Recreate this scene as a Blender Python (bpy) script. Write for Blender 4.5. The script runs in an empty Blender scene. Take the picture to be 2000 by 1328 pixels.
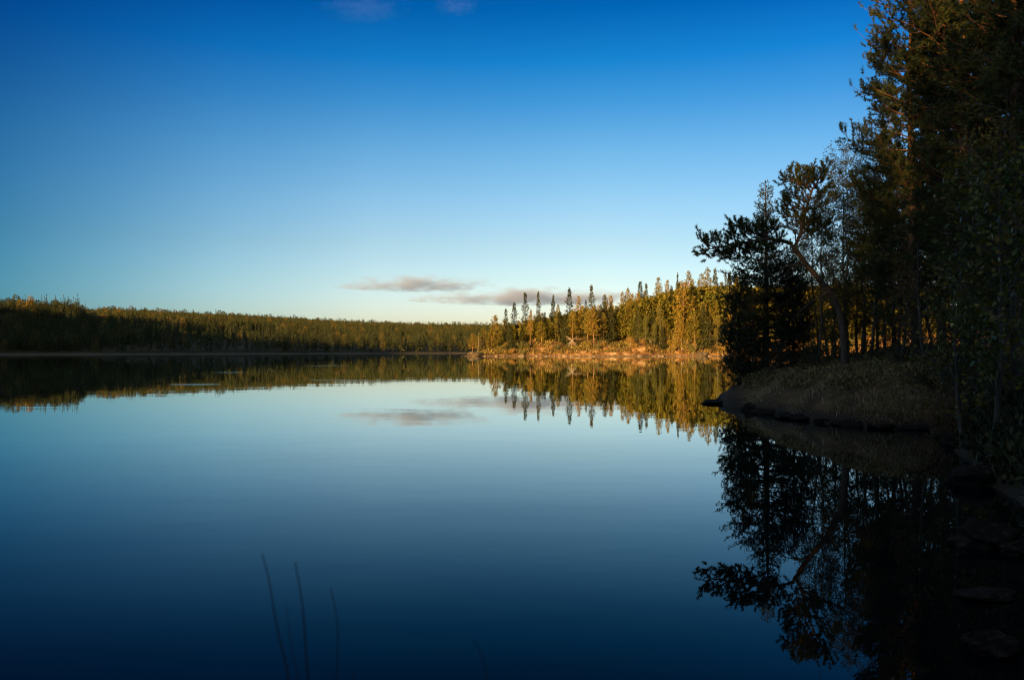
import bpy, bmesh, math
import numpy as np
R = math.radians
S = bpy.context.scene
COL = S.collection
F = 1556.0            # focal length in pixels of a 2000 px wide picture
CAMZ = 1.6
HOR = 685.0           # horizon row in that picture

# ------------------------------------------------------------ camera
cam_d = bpy.data.cameras.new('camera')
cam_d.sensor_width = 36.0
cam_d.lens = F / 2000 * 36
cam_d.clip_start = 0.05
cam_d.clip_end = 30000
cam_d.dof.use_dof = True
cam_d.dof.focus_distance = 60
cam_d.dof.aperture_fstop = 3.2
cam = bpy.data.objects.new('camera', cam_d)
COL.objects.link(cam)
cam.location = (0, 0, CAMZ)
cam.rotation_euler = (math.pi / 2 + math.atan((HOR - 664) / F), 0, 0)
S.camera = cam

# ------------------------------------------------------------ sky and sun
SUN_EL, SUN_AZ = 6.0, 214.0        # azimuth clockwise from +Y: the sun is low, behind and left of the camera
W = bpy.data.worlds.new('World')
S.world = W
W.use_nodes = True
nt = W.node_tree
N, Lk = nt.nodes, nt.links
bg = N['Background']
sky = N.new('ShaderNodeTexSky')
sky.sky_type = 'NISHITA'
sky.sun_disc = False
sky.sun_elevation = R(SUN_EL)
sky.sun_rotation = R(SUN_AZ)
tc = N.new('ShaderNodeTexCoord')
sep = N.new('ShaderNodeSeparateXYZ')
Lk.new(tc.outputs['Generated'], sep.inputs[0])


def wramp(src, lo, hi, stops):
    mr = N.new('ShaderNodeMapRange')
    mr.inputs['From Min'].default_value = lo
    mr.inputs['From Max'].default_value = hi
    Lk.new(src, mr.inputs['Value'])
    r = N.new('ShaderNodeValToRGB')
    e = r.color_ramp.elements
    while len(e) < len(stops):
        e.new(0.5)
    for el, (p, c) in zip(e, stops):
        el.position = (p - lo) / (hi - lo)
        el.color = (*c, 1)
    Lk.new(mr.outputs[0], r.inputs[0])
    return r.outputs[0]


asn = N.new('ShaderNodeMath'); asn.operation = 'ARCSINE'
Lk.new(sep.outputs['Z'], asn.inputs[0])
# how the air over a northern lake grades from cream at the skyline to deep blue (in radians of height); stops above the view raised as added fill light
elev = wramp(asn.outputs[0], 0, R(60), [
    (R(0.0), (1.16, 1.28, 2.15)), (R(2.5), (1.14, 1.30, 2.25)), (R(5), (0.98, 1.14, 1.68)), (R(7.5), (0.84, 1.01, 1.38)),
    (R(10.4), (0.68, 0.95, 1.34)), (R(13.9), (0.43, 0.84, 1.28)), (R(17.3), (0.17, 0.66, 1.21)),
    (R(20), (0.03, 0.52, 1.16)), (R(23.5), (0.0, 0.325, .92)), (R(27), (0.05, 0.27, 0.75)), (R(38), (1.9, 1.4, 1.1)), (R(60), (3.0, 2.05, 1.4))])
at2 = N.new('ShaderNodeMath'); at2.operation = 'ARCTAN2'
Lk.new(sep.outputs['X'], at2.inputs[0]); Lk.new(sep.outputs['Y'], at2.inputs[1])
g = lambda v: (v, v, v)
azim = wramp(at2.outputs[0], R(-60), R(60), [  # sky colour dimmed to the left and right, imitating lens falloff
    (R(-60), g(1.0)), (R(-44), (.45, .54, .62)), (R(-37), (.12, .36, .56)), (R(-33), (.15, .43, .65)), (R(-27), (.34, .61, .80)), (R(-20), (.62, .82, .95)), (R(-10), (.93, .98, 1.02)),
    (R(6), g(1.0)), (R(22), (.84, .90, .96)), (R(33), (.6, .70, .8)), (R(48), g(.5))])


def wmul(a, b):
    m = N.new('ShaderNodeMix'); m.data_type = 'RGBA'; m.blend_type = 'MULTIPLY'
    m.inputs['Factor'].default_value = 1
    Lk.new(a, m.inputs['A']); Lk.new(b, m.inputs['B'])
    return m.outputs['Result']


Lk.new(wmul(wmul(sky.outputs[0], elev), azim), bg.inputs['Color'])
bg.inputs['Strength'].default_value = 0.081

sd = bpy.data.lights.new('sun', 'SUN')
sd.energy = 5.0
sd.angle = R(0.5)
sd.color = (1.0, 0.58, 0.18)
sun = bpy.data.objects.new('sun', sd)
COL.objects.link(sun)
sun.rotation_euler = (R(90 - SUN_EL), 0, R(180 - SUN_AZ))

S.view_settings.view_transform = 'Standard'
S.view_settings.look = 'None'
S.view_settings.exposure = 1.3
S.view_settings.gamma = 1
S.render.engine = 'CYCLES'
S.cycles.max_bounces = 6
S.cycles.diffuse_bounces = 2
S.cycles.glossy_bounces = 3
S.cycles.transmission_bounces = 3
S.cycles.transparent_max_bounces = 6
S.cycles.volume_bounces = 1
S.cycles.volume_step_rate = 0.5
S.cycles.caustics_reflective = False
S.cycles.caustics_refractive = False
S.cycles.use_denoising = True
S.cycles.denoising_prefilter = 'ACCURATE'
S.cycles.filter_width = 1.1


# ------------------------------------------------------------ materials
def mat(name):
    m = bpy.data.materials.new(name)
    m.use_nodes = True
    return m, m.node_tree, m.node_tree.nodes['Principled BSDF']


def ramp_node(t, stops, interp='LINEAR'):
    r = t.nodes.new('ShaderNodeValToRGB')
    r.color_ramp.interpolation = interp
    e = r.color_ramp.elements
    while len(e) < len(stops):
        e.new(0.5)
    for el, (p, c) in zip(e, stops):
        el.position = p
        el.color = (*c, 1)
    return r


def noise_node(t, scale, detail=4, rough=0.55, coord='Object', stretch=None, dims=None):
    c = t.nodes.new('ShaderNodeTexCoord')
    n = t.nodes.new('ShaderNodeTexNoise')
    n.inputs['Scale'].default_value = scale
    n.inputs['Detail'].default_value = detail
    n.inputs['Roughness'].default_value = rough
    src = c.outputs[coord]
    if stretch:
        mp = t.nodes.new('ShaderNodeMapping')
        mp.inputs['Scale'].default_value = stretch
        t.links.new(src, mp.inputs[0]); src = mp.outputs[0]
    t.links.new(src, n.inputs['Vector'])
    return n


def mixc(t, fac, a, b, mode='MIX'):
    m = t.nodes.new('ShaderNodeMix'); m.data_type = 'RGBA'; m.blend_type = mode
    for k, v in (('Factor', fac), ('A', a), ('B', b)):
        if isinstance(v, (int, float)):
            m.inputs[k].default_value = v
        elif isinstance(v, tuple):
            m.inputs[k].default_value = (*v, 1)
        else:
            t.links.new(v, m.inputs[k])
    return m.outputs['Result']


def leaf_mat(name, cols, transl=0.25, hue=0.25, rough=0.6):
    """leaves or needles: every leaf its own shade, every plant a little lighter or darker than the next"""
    m, t, p = mat(name)
    geo = t.nodes.new('ShaderNodeNewGeometry')
    n = len(cols)
    r = ramp_node(t, [(i / max(1, n - 1), c) for i, c in enumerate(cols)])
    t.links.new(geo.outputs['Random Per Island'], r.inputs[0])
    oi = t.nodes.new('ShaderNodeObjectInfo')
    mr = t.nodes.new('ShaderNodeMapRange')
    mr.inputs['To Min'].default_value = 1 - hue
    mr.inputs['To Max'].default_value = 1 + hue
    t.links.new(oi.outputs['Random'], mr.inputs[0])
    hs = t.nodes.new('ShaderNodeHueSaturation')
    t.links.new(mr.outputs[0], hs.inputs['Value'])
    mh = t.nodes.new('ShaderNodeMapRange'); mh.inputs['To Min'].default_value = .535; mh.inputs['To Max'].default_value = .492
    t.links.new(oi.outputs['Random'], mh.inputs[0]); t.links.new(mh.outputs[0], hs.inputs['Hue'])
    t.links.new(r.outputs[0], hs.inputs['Color'])
    p.inputs['Roughness'].default_value = rough
    p.inputs['Specular IOR Level'].default_value = 0.25
    t.links.new(hs.outputs[0], p.inputs['Base Color'])
    tr = t.nodes.new('ShaderNodeBsdfTranslucent')
    t.links.new(hs.outputs[0], tr.inputs['Color'])
    mx = t.nodes.new('ShaderNodeMixShader')
    mx.inputs[0].default_value = transl
    t.links.new(p.outputs[0], mx.inputs[1]); t.links.new(tr.outputs[0], mx.inputs[2])
    t.links.new(mx.outputs[0], t.nodes['Material Output'].inputs['Surface'])
    return m


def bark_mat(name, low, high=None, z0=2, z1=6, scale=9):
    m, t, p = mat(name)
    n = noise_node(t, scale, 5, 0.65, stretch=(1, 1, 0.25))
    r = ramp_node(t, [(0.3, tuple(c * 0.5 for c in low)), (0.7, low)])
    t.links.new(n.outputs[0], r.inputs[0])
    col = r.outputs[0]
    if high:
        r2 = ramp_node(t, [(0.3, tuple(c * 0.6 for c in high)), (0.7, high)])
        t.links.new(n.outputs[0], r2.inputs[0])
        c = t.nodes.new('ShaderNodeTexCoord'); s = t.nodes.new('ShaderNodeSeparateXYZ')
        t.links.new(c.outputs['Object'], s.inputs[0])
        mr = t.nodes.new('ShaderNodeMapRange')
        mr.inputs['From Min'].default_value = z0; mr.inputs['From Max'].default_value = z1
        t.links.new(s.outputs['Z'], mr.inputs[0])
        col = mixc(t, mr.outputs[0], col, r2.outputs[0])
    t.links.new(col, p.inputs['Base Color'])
    p.inputs['Roughness'].default_value = 0.9
    b = t.nodes.new('ShaderNodeBump'); b.inputs['Strength'].default_value = 0.6; b.inputs['Distance'].default_value = 0.02
    t.links.new(n.outputs[0], b.inputs['Height']); t.links.new(b.outputs[0], p.inputs['Normal'])
    return m


def ground_mat(name, stops, scale, stops2=None, scale2=3, sand=None, bump=0.3):
    m, t, p = mat(name)
    n = noise_node(t, scale, 6, 0.62)
    r = ramp_node(t, stops)
    t.links.new(n.outputs[0], r.inputs[0])
    col = r.outputs[0]
    n2 = noise_node(t, scale2, 5, 0.6)
    if stops2:
        r2 = ramp_node(t, stops2); t.links.new(n2.outputs[0], r2.inputs[0])
        col = mixc(t, 0.5, col, r2.outputs[0], 'OVERLAY')
    if sand:                                   # stones washed pale along the waterline
        lo, hi, c = sand
        cc = t.nodes.new('ShaderNodeTexCoord'); s = t.nodes.new('ShaderNodeSeparateXYZ')
        t.links.new(cc.outputs['Object'], s.inputs[0])
        mr = t.nodes.new('ShaderNodeMapRange')
        mr.inputs['From Min'].default_value = lo; mr.inputs['From Max'].default_value = hi
        t.links.new(s.outputs['Z'], mr.inputs[0])
        col = mixc(t, mr.outputs[0], c, col)
    t.links.new(col, p.inputs['Base Color'])
    p.inputs['Roughness'].default_value = 0.95
    p.inputs['Specular IOR Level'].default_value = 0.2
    b = t.nodes.new('ShaderNodeBump'); b.inputs['Strength'].default_value = bump; b.inputs['Distance'].default_value = 0.1
    t.links.new(n2.outputs[0], b.inputs['Height']); t.links.new(b.outputs[0], p.inputs['Normal'])
    return m


M = {}
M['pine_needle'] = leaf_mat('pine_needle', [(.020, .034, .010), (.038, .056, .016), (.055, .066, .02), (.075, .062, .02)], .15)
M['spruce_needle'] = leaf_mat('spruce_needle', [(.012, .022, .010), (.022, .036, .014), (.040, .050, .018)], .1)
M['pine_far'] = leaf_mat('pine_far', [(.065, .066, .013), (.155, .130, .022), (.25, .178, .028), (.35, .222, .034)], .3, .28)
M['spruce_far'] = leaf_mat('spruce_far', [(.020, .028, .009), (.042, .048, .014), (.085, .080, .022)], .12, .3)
M['leaf_gold'] = leaf_mat('leaf_gold', [(.14, .11, .02), (.26, .17, .025), (.38, .20, .03), (.42, .16, .03)], .3, .2)
M['leaf_lime'] = leaf_mat('leaf_lime', [(.08, .09, .015), (.14, .13, .02), (.20, .15, .025)], .3, .25)
M['leaf_green'] = leaf_mat('leaf_green', [(.03, .05, .008), (.06, .08, .012), (.09, .09, .014), (.16, .10, .015)], .3, .15, .4)
M['leaf_birch'] = leaf_mat('leaf_birch', [(.035, .045, .012), (.06, .065, .015), (.10, .08, .02)], .3, .15)
M['leaf_rust'] = leaf_mat('leaf_rust', [(.10, .055, .02), (.17, .08, .025), (.22, .12, .04), (.12, .08, .02)], .3, .15)
M['leaf_red'] = leaf_mat('leaf_red', [(.10, .03, .015), (.16, .05, .02), (.10, .05, .02)], .3, .15)
M['far_green'] = leaf_mat('far_green', [(.020, .031, .011), (.040, .050, .015), (.066, .070, .020)], .15, .35)
M['far_gold'] = leaf_mat('far_gold', [(.09, .08, .02), (.13, .105, .025), (.18, .11, .03)], .25, .3)
M['straw'] = leaf_mat('straw', [(.16, .12, .07), (.34, .27, .17), (.58, .49, .35), (.22, .14, .07)], .2, .05)
M['heather'] = leaf_mat('heather', [(.07, .05, .025), (.14, .085, .045), (.22, .13, .07), (.07, .075, .03)], .1, .05)
M['bush'] = leaf_mat('bush', [(.012, .018, .008), (.02, .028, .010), (.035, .035, .012)], .1, .1)
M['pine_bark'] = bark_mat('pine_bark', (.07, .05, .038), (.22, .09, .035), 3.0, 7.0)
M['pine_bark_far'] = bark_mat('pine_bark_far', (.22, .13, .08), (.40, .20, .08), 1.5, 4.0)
M['spruce_bark'] = bark_mat('spruce_bark', (.055, .045, .038))
M['birch_bark'] = bark_mat('birch_bark', (.55, .50, .42), scale=5)
M['near_birch_bark'] = bark_mat('near_birch_bark', (.07, .06, .05), scale=8)
M['twig'] = bark_mat('twig', (.03, .022, .018))
M['deadwood'] = bark_mat('deadwood', (.32, .26, .20))
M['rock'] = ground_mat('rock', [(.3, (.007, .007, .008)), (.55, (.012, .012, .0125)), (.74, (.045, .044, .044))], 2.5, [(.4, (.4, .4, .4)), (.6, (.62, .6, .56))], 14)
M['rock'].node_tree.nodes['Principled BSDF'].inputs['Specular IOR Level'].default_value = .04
M['rock_warm'] = ground_mat('rock_warm', [(.3, (.13, .10, .08)), (.55, (.28, .22, .17)), (.7, (.42, .34, .26))], 1.2, [(.4, (.35, .33, .3)), (.6, (.65, .62, .58))], 5)
M['rock_dim'] = ground_mat('rock_dim', [(.3, (.05, .04, .03)), (.55, (.11, .085, .06)), (.7, (.2, .16, .12))], 1.2, [(.4, (.3, .28, .26)), (.6, (.65, .62, .58))], 4, None, .7)
M['shore'] = ground_mat('shore', [(.35, (.03, .022, .013)), (.5, (.06, .043, .024)), (.65, (.10, .07, .036))], 1.6,
                        [(.35, (.35, .35, .33)), (.65, (.65, .62, .58))], 12, (.16, .34, (.026, .021, .017)), .6)
M['peninsula'] = ground_mat('peninsula', [(.32, (.04, .024, .011)), (.45, (.14, .075, .027)), (.56, (.27, .145, .055)), (.68, (.44, .31, .19))], .55,
                            [(.38, (.12, .11, .10)), (.5, (.5, .5, .5)), (.62, (.85, .8, .74))], 1.5, (.10, .45, (.12, .09, .065)), .8)
M['hills'] = ground_mat('hills', [(.35, (.025, .026, .010)), (.65, (.06, .05, .02))], .05, None, .3, (.25, .6, (.10, .092, .08)))
M['lakebed'] = ground_mat('lakebed', [(.35, (.02, .02, .015)), (.65, (.04, .035, .025))], .1)
M['bird'] = bark_mat('bird', (.03, .03, .03))


# ------------------------------------------------------------ mesh helpers
class Geo:
    def __init__(s):
        s.c = []

    def add(s, V, Fc, mi=0):
        if len(V):
            s.c.append((np.asarray(V, dtype=np.float32).reshape(-1, 3), np.asarray(Fc, dtype=np.int32), mi))

    def mesh(s, name, mats, smooth=False):
        me = bpy.data.meshes.new(name)
        off, co, li, st, mi, pos = 0, [], [], [], [], 0
        for V, Fc, m in s.c:
            k = Fc.shape[1]
            co.append(V)
            li.append((Fc + off).ravel())
            st.append(pos + np.arange(len(Fc), dtype=np.int32) * k)
            mi.append(np.full(len(Fc), m, dtype=np.int32))
            pos += Fc.size
            off += len(V)
        co = np.concatenate(co); li = np.concatenate(li); st = np.concatenate(st); mi = np.concatenate(mi)
        me.vertices.add(len(co)); me.vertices.foreach_set('co', co.ravel())
        me.loops.add(len(li)); me.loops.foreach_set('vertex_index', li)
        me.polygons.add(len(st)); me.polygons.foreach_set('loop_start', st)
        me.polygons.foreach_set('material_index', mi)
        if smooth:
            me.polygons.foreach_set('use_smooth', np.ones(len(st), dtype=bool))
        for m in mats:
            me.materials.append(m)
        me.update(calc_edges=True)
        return me

    def obj(s, name, mats, parent=None, smooth=False):
        if not isinstance(mats, (list, tuple)):
            mats = [mats]
        o = bpy.data.objects.new(name, s.mesh(name, mats, smooth))
        COL.objects.link(o)
        if parent:
            o.parent = parent
        return o


def tag(o, label=None, cat=None, group=None, kind=None):
    for k, v in (('label', label), ('category', cat), ('group', group), ('kind', kind)):
        if v:
            o[k] = v
    return o


def empty(name, loc=(0, 0, 0)):
    o = bpy.data.objects.new(name, None)
    o.empty_display_size = 0.2
    COL.objects.link(o)
    o.location = loc
    return o


def copy_tree(o):
    c = o.copy(); COL.objects.link(c)
    for ch in o.children:
        d = ch.copy(); COL.objects.link(d); d.parent = c
    return c


def nrm(v):
    return v / (np.linalg.norm(v, axis=-1, keepdims=True) + 1e-9)


def at(px, py, Y):
    return np.array([(px - 1000) / F * Y, Y, CAMZ + (HOR - py) / F * Y])


def tube(geo, pts, rad, n=6, mi=0):
    pts = np.asarray(pts, float); rad = np.asarray(rad, float)
    t = nrm(np.gradient(pts, axis=0))
    ref = np.array([1., 0.2, 0]) if abs(t[:, 2].mean()) > .8 else np.array([0, 0, 1.])
    u = nrm(np.cross(t, ref)); v = np.cross(t, u)
    a = np.arange(n) / n * 2 * math.pi
    V = pts[:, None] + rad[:, None, None] * (np.cos(a)[None, :, None] * u[:, None] + np.sin(a)[None, :, None] * v[:, None])
    k = len(pts)
    i = np.arange(k - 1)[:, None] * n; j = np.arange(n)[None]; j2 = (j + 1) % n
    Fc = np.stack([i + j, i + j2, i + n + j2, i + n + j], -1).reshape(-1, 4)
    geo.add(V.reshape(-1, 3), Fc, mi)


def sticks(geo, P0, P1, r0, r1, mi=0):
    P0 = np.asarray(P0); P1 = np.asarray(P1)
    if not len(P0):
        return
    d = nrm(P1 - P0)
    u = nrm(np.cross(d, np.array([.3, .5, .8]))); v = np.cross(d, u)
    r0 = np.broadcast_to(r0, len(P0))[:, None]; r1 = np.broadcast_to(r1, len(P0))[:, None]
    V = []
    for P, r in ((P0, r0), (P1, r1)):
        for k in range(3):
            a = k * 2 * math.pi / 3
            V.append(P + r * (math.cos(a) * u + math.sin(a) * v))
    V = np.stack(V, 1).reshape(-1, 3)
    b = np.arange(len(P0))[:, None] * 6
    Fc = np.concatenate([b + np.array([[k, (k + 1) % 3, 3 + (k + 1) % 3, 3 + k]]) for k in range(3)])
    geo.add(V, Fc, mi)


def cards(geo, P, D, l, w, rng, mi=0, fold=0.0):
    """leaf-shaped blades: four corners, base and tip pointed"""
    n = len(P)
    if not n:
        return
    D = nrm(D)
    s = nrm(np.cross(D, rng.normal(size=(n, 3))))
    l = np.broadcast_to(l, n)[:, None]; w = np.broadcast_to(w, n)[:, None]
    V = np.stack([P, P + D * l * .5 + s * w * .5, P + D * l, P + D * l * .5 - s * w * .5], 1)
    geo.add(V.reshape(-1, 3), np.arange(4 * n).reshape(n, 4), mi)


def needles(geo, P, D, L, n, nl, nw, rng, mi=0, ahead=.55):
    """bottle-brush shoots of separate needles"""
    Sn = len(P)
    if not Sn:
        return
    D = nrm(D)
    L = np.broadcast_to(L, Sn)[:, None, None]
    t = rng.uniform(0.05, 1, (Sn, n, 1))
    base = P[:, None] + D[:, None] * L * t
    q = rng.normal(size=(Sn, n, 3))
    q = nrm(q - (q * D[:, None]).sum(-1, keepdims=True) * D[:, None])
    d = nrm(D[:, None] * ahead + q)
    tip = base + d * nl * rng.uniform(.7, 1.1, (Sn, n, 1))
    sd_ = nrm(np.cross(d, rng.normal(size=(Sn, n, 3)))) * nw * .5
    V = np.stack([base - sd_, base + sd_, tip], 2).reshape(-1, 3)
    geo.add(V, np.arange(len(V)).reshape(-1, 3), mi)


def rotz(v, a):
    c, s = math.cos(a), math.sin(a)
    return np.array([v[0] * c - v[1] * s, v[0] * s + v[1] * c, v[2]])


class Acc:
    """collects the shoots of a tree: place, direction"""
    def __init__(s):
        s.P, s.D = [], []

    def get(s):
        return np.concatenate(s.P), np.concatenate(s.D)


def limb(wood, acc, rng, p0, d0, L, r0, up=0.3, nsub=8, sub=.45, spc=.14, t0=.25, ang=50, flat=.35, droop=0.0, wob=.12, tubes=True, min_sub=.08):
    k = 6
    pts = [np.array(p0, float)]; d = nrm(np.array(d0, float)); dirs = [d]
    for i in range(k):
        pts.append(pts[-1] + d * L / k)
        d = nrm(d + np.array([0, 0, up / k]) + rng.normal(0, wob, 3) * np.array([1, 1, .6]))
        dirs.append(d)
    pts = np.array(pts); dirs = np.array(dirs)
    if tubes:
        tube(wood, pts, np.linspace(r0, max(.003, r0 * .2), k + 1), 5)
    ns = max(2, int(nsub))
    t = np.sort(rng.uniform(t0, 1, ns)); t[-1] = 1
    f = t * k; i0 = np.clip(f.astype(int), 0, k - 1); fr = (f - i0)[:, None]
    pos = pts[i0] * (1 - fr) + pts[i0 + 1] * fr
    dl = dirs[i0]
    side = nrm(np.cross(dl, np.array([0, 0, 1.])))
    upv = np.cross(side, dl)
    sg = np.where(np.arange(ns) % 2 == 0, 1., -1.)[:, None]
    a = np.radians(ang + rng.normal(0, 14, ns))[:, None]
    sdv = nrm(side * sg + upv * rng.normal(0.1, flat, (ns, 1)))
    dd = nrm(dl * np.cos(a) + sdv * np.sin(a) + np.array([0, 0, -droop]))
    dd[-1] = dl[-1]
    ln = L * sub * (1.1 - t) * rng.uniform(.6, 1.25, ns) + min_sub
    if tubes:
        sticks(wood, pos, pos + dd * ln[:, None], max(.004, r0 * .22), .003)
    cnt = np.maximum(1, (ln / spc).astype(int))
    idx = np.repeat(np.arange(ns), cnt)
    q = (np.arange(len(idx)) - np.repeat(np.cumsum(cnt) - cnt, cnt) + rng.uniform(.3, 1, len(idx))) / cnt[idx]
    P = pos[idx] + dd[idx] * (ln[idx] * q)[:, None]
    D = nrm(dd[idx] + rng.normal(0, .45, (len(idx), 3)) + np.array([0, 0, .25 - droop]))
    acc.P.append(P); acc.D.append(D)
    return pts


def conifer(rng, H, bf, blen, dz, kper, pitch, up, lean=.02, r=.12, dead=0, path=None, **kw):
    """a trunk with whorls of limbs; blen(t) is the limb length at the fraction t of the crown"""
    wood, acc = Geo(), Acc()
    if path is None:
        n = 10
        ph = rng.uniform(0, 6.28)
        zz = np.linspace(0, H, n)
        b = lean * H * np.sin(zz / H * 2.2)
        path = np.stack([b * math.cos(ph), b * math.sin(ph), zz], 1)
        path[1:-1, :2] += rng.normal(0, lean * .12 * H, (n - 2, 2))
    rr = r * (1 - .93 * np.linspace(0, 1, len(path)) ** .9)
    rr[0] *= 1.25
    tube(wood, path, rr, 8)
    Z = path[:, 2]
    z = bf * H
    top = []
    while z < H * .99:
        t = (z - bf * H) / (H * (1 - bf))
        px_ = np.array([np.interp(z, Z, path[:, i]) for i in range(3)])
        a0 = rng.uniform(0, 6.28)
        kk = max(2, int(round(kper + rng.normal(0, .8))))
        for j in range(kk):
            L = blen(t) * rng.uniform(.6, 1.2)
            if L < .05:
                continue
            a = a0 + j * 6.283 / kk + rng.normal(0, .25)
            e = R(pitch(t) + rng.normal(0, 8))
            d = np.array([math.cos(a) * math.cos(e), math.sin(a) * math.cos(e), math.sin(e)])
            k2 = dict(kw)
            k2['nsub'] = max(2, kw.get('nsub', 8) * L / max(.1, blen(.3)))
            limb(wood, acc, rng, px_ + np.array([0, 0, rng.normal(0, dz * .25)]), d, L, max(.006, r * .22 * (1 - t * .7)), up=up, **k2)
        z += dz * rng.uniform(.7, 1.3) * (1.1 - .5 * t)
    acc.P.append(np.repeat(path[-1][None], 3, 0)); acc.D.append(nrm(rng.normal(0, .25, (3, 3)) + np.array([0, 0, 1.])))
    for i in range(dead):                      # bare dead twigs under the crown
        z = rng.uniform(.12, bf + .1) * H
        p = np.array([np.interp(z, Z, path[:, c]) for c in range(3)])
        a = rng.uniform(0, 6.28)
        q = p
        d = np.array([math.cos(a), math.sin(a), rng.normal(-.1, .3)])
        for s in range(3):
            q2 = q + nrm(d + rng.normal(0, .3, 3)) * rng.uniform(.15, .4)
            sticks(wood, q[None], q2[None], .012 - s * .003, .009 - s * .003)
            q = q2
    return wood, acc


def smooth(a, b, x):
    t = np.clip((x - a) / (b - a), 0, 1)
    return t * t * (3 - 2 * t)


_lat = np.random.default_rng(5).random((64, 64))


def vnoise(x, y, s):
    x = np.asarray(x, float) / s; y = np.asarray(y, float) / s
    xi = np.floor(x).astype(int); yi = np.floor(y).astype(int)
    fx = x - xi; fy = y - yi
    fx = fx * fx * (3 - 2 * fx); fy = fy * fy * (3 - 2 * fy)
    L_ = lambda i, j: _lat[i % 64, j % 64]
    return (L_(xi, yi) * (1 - fx) + L_(xi + 1, yi) * fx) * (1 - fy) + (L_(xi, yi + 1) * (1 - fx) + L_(xi + 1, yi + 1) * fx) * fy - .5


def grid_obj(name, xs, ys, hf, m, cut=None):
    X, Y = np.meshgrid(xs, ys)
    Z = hf(X, Y)
    nx, ny = len(xs), len(ys)
    i = np.arange(ny - 1)[:, None] * nx; j = np.arange(nx - 1)[None]
    Fc = np.stack([i + j, i + j + 1, i + nx + j + 1, i + nx + j], -1).reshape(-1, 4)
    if cut is not None:
        keep = (Z.ravel()[Fc] > cut).any(1)
        Fc = Fc[keep]
    gg = Geo(); gg.add(np.stack([X, Y, Z], -1).reshape(-1, 3), Fc)
    return gg.obj(name, m, smooth=True)


# ------------------------------------------------------------ the ground sheet and the lake
gg = Geo(); gg.add([(-9000, -9000, -4), (9000, -9000, -4), (9000, 12000, -4), (-9000, 12000, -4)], [[0, 1, 2, 3]])
tag(gg.obj('ground', M['lakebed']), 'dark ground sheet under the lake', 'ground', kind='structure')

m, t, p = mat('lake_water')
p.inputs['Base Color'].default_value = (.0015, .004, .007, 1)
p.inputs['Roughness'].default_value = 0.0
p.inputs['IOR'].default_value = 1.33
n1 = noise_node(t, .55, 2, .5, stretch=(.45, 1, 1))
n2 = noise_node(t, 2.6, 2, .5, stretch=(.5, 1, 1))
add = t.nodes.new('ShaderNodeMath'); add.operation = 'MULTIPLY_ADD'
add.inputs[1].default_value = .22
t.links.new(n2.outputs[0], add.inputs[0]); t.links.new(n1.outputs[0], add.inputs[2])
# breaths of wind: a few thin patches of ripples lying on the calm surface
cc = t.nodes.new('ShaderNodeTexCoord')
mask = None
for (cx, cy, rx, ry) in ((-15.1, 38.0, 1.3, .55), (-20.9, 59.0, 1.4, .6), (-5.6, 41.6, 3.6, .42), (-9.5, 43.4, 1.6, .25), (-20, 86, 3, .8)):
    mp = t.nodes.new('ShaderNodeMapping')
    mp.inputs['Location'].default_value = (-cx / rx, -cy / ry, 0)
    mp.inputs['Scale'].default_value = (1 / rx, 1 / ry, 0)
    t.links.new(cc.outputs['Object'], mp.inputs[0])
    ln = t.nodes.new('ShaderNodeVectorMath'); ln.operation = 'LENGTH'
    t.links.new(mp.outputs[0], ln.inputs[0])
    mr = t.nodes.new('ShaderNodeMapRange')
    mr.inputs['From Min'].default_value = 1.0; mr.inputs['From Max'].default_value = .3
    t.links.new(ln.outputs['Value'], mr.inputs[0])
    if mask is None:
        mask = mr.outputs[0]
    else:
        ad = t.nodes.new('ShaderNodeMath'); ad.operation = 'ADD'; ad.use_clamp = True
        t.links.new(mask, ad.inputs[0]); t.links.new(mr.outputs[0], ad.inputs[1]); mask = ad.outputs[0]
n3 = noise_node(t, 9, 3, .6)
b1 = t.nodes.new('ShaderNodeBump'); b1.inputs['Strength'].default_value = 1; b1.inputs['Distance'].default_value = .0025
t.links.new(add.outputs[0], b1.inputs['Height'])
hm = t.nodes.new('ShaderNodeMath'); hm.operation = 'MULTIPLY'
t.links.new(n3.outputs[0], hm.inputs[0]); t.links.new(mask, hm.inputs[1])
b2 = t.nodes.new('ShaderNodeBump'); b2.inputs['Strength'].default_value = 1; b2.inputs['Distance'].default_value = .013
t.links.new(hm.outputs[0], b2.inputs['Height']); t.links.new(b1.outputs[0], b2.inputs['Normal'])
fr = t.nodes.new('ShaderNodeFresnel'); fr.inputs['IOR'].default_value = 1.33
t.links.new(b2.outputs[0], fr.inputs['Normal'])
rf = ramp_node(t, [(0, (.01,) * 3), (.10, (.045,) * 3), (.155, (.095,) * 3), (.30, (.30,) * 3), (.42, (.51,) * 3), (.55, (.68,) * 3), (.8, (.86,) * 3), (1, (1,) * 3)])
t.links.new(fr.outputs[0], rf.inputs[0])
gl = t.nodes.new('ShaderNodeBsdfGlossy'); gl.inputs['Roughness'].default_value = 0; gl.inputs['Color'].default_value = (.90, .98, 1, 1)
t.links.new(b2.outputs[0], gl.inputs['Normal'])
df = t.nodes.new('ShaderNodeBsdfDiffuse'); df.inputs['Color'].default_value = (.0012, .0025, .004, 1)
mx = t.nodes.new('ShaderNodeMixShader')
t.links.new(rf.outputs[0], mx.inputs[0]); t.links.new(df.outputs[0], mx.inputs[1]); t.links.new(gl.outputs[0], mx.inputs[2])
t.links.new(mx.outputs[0], t.nodes['Material Output'].inputs['Surface'])
gg = Geo(); gg.add([(-9000, -9000, 0), (9000, -9000, 0), (9000, 12000, 0), (-9000, 12000, 0)], [[0, 1, 2, 3]])
tag(gg.obj('water', m), 'calm dark blue lake mirroring the sky and forest', 'lake', kind='structure')


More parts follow.
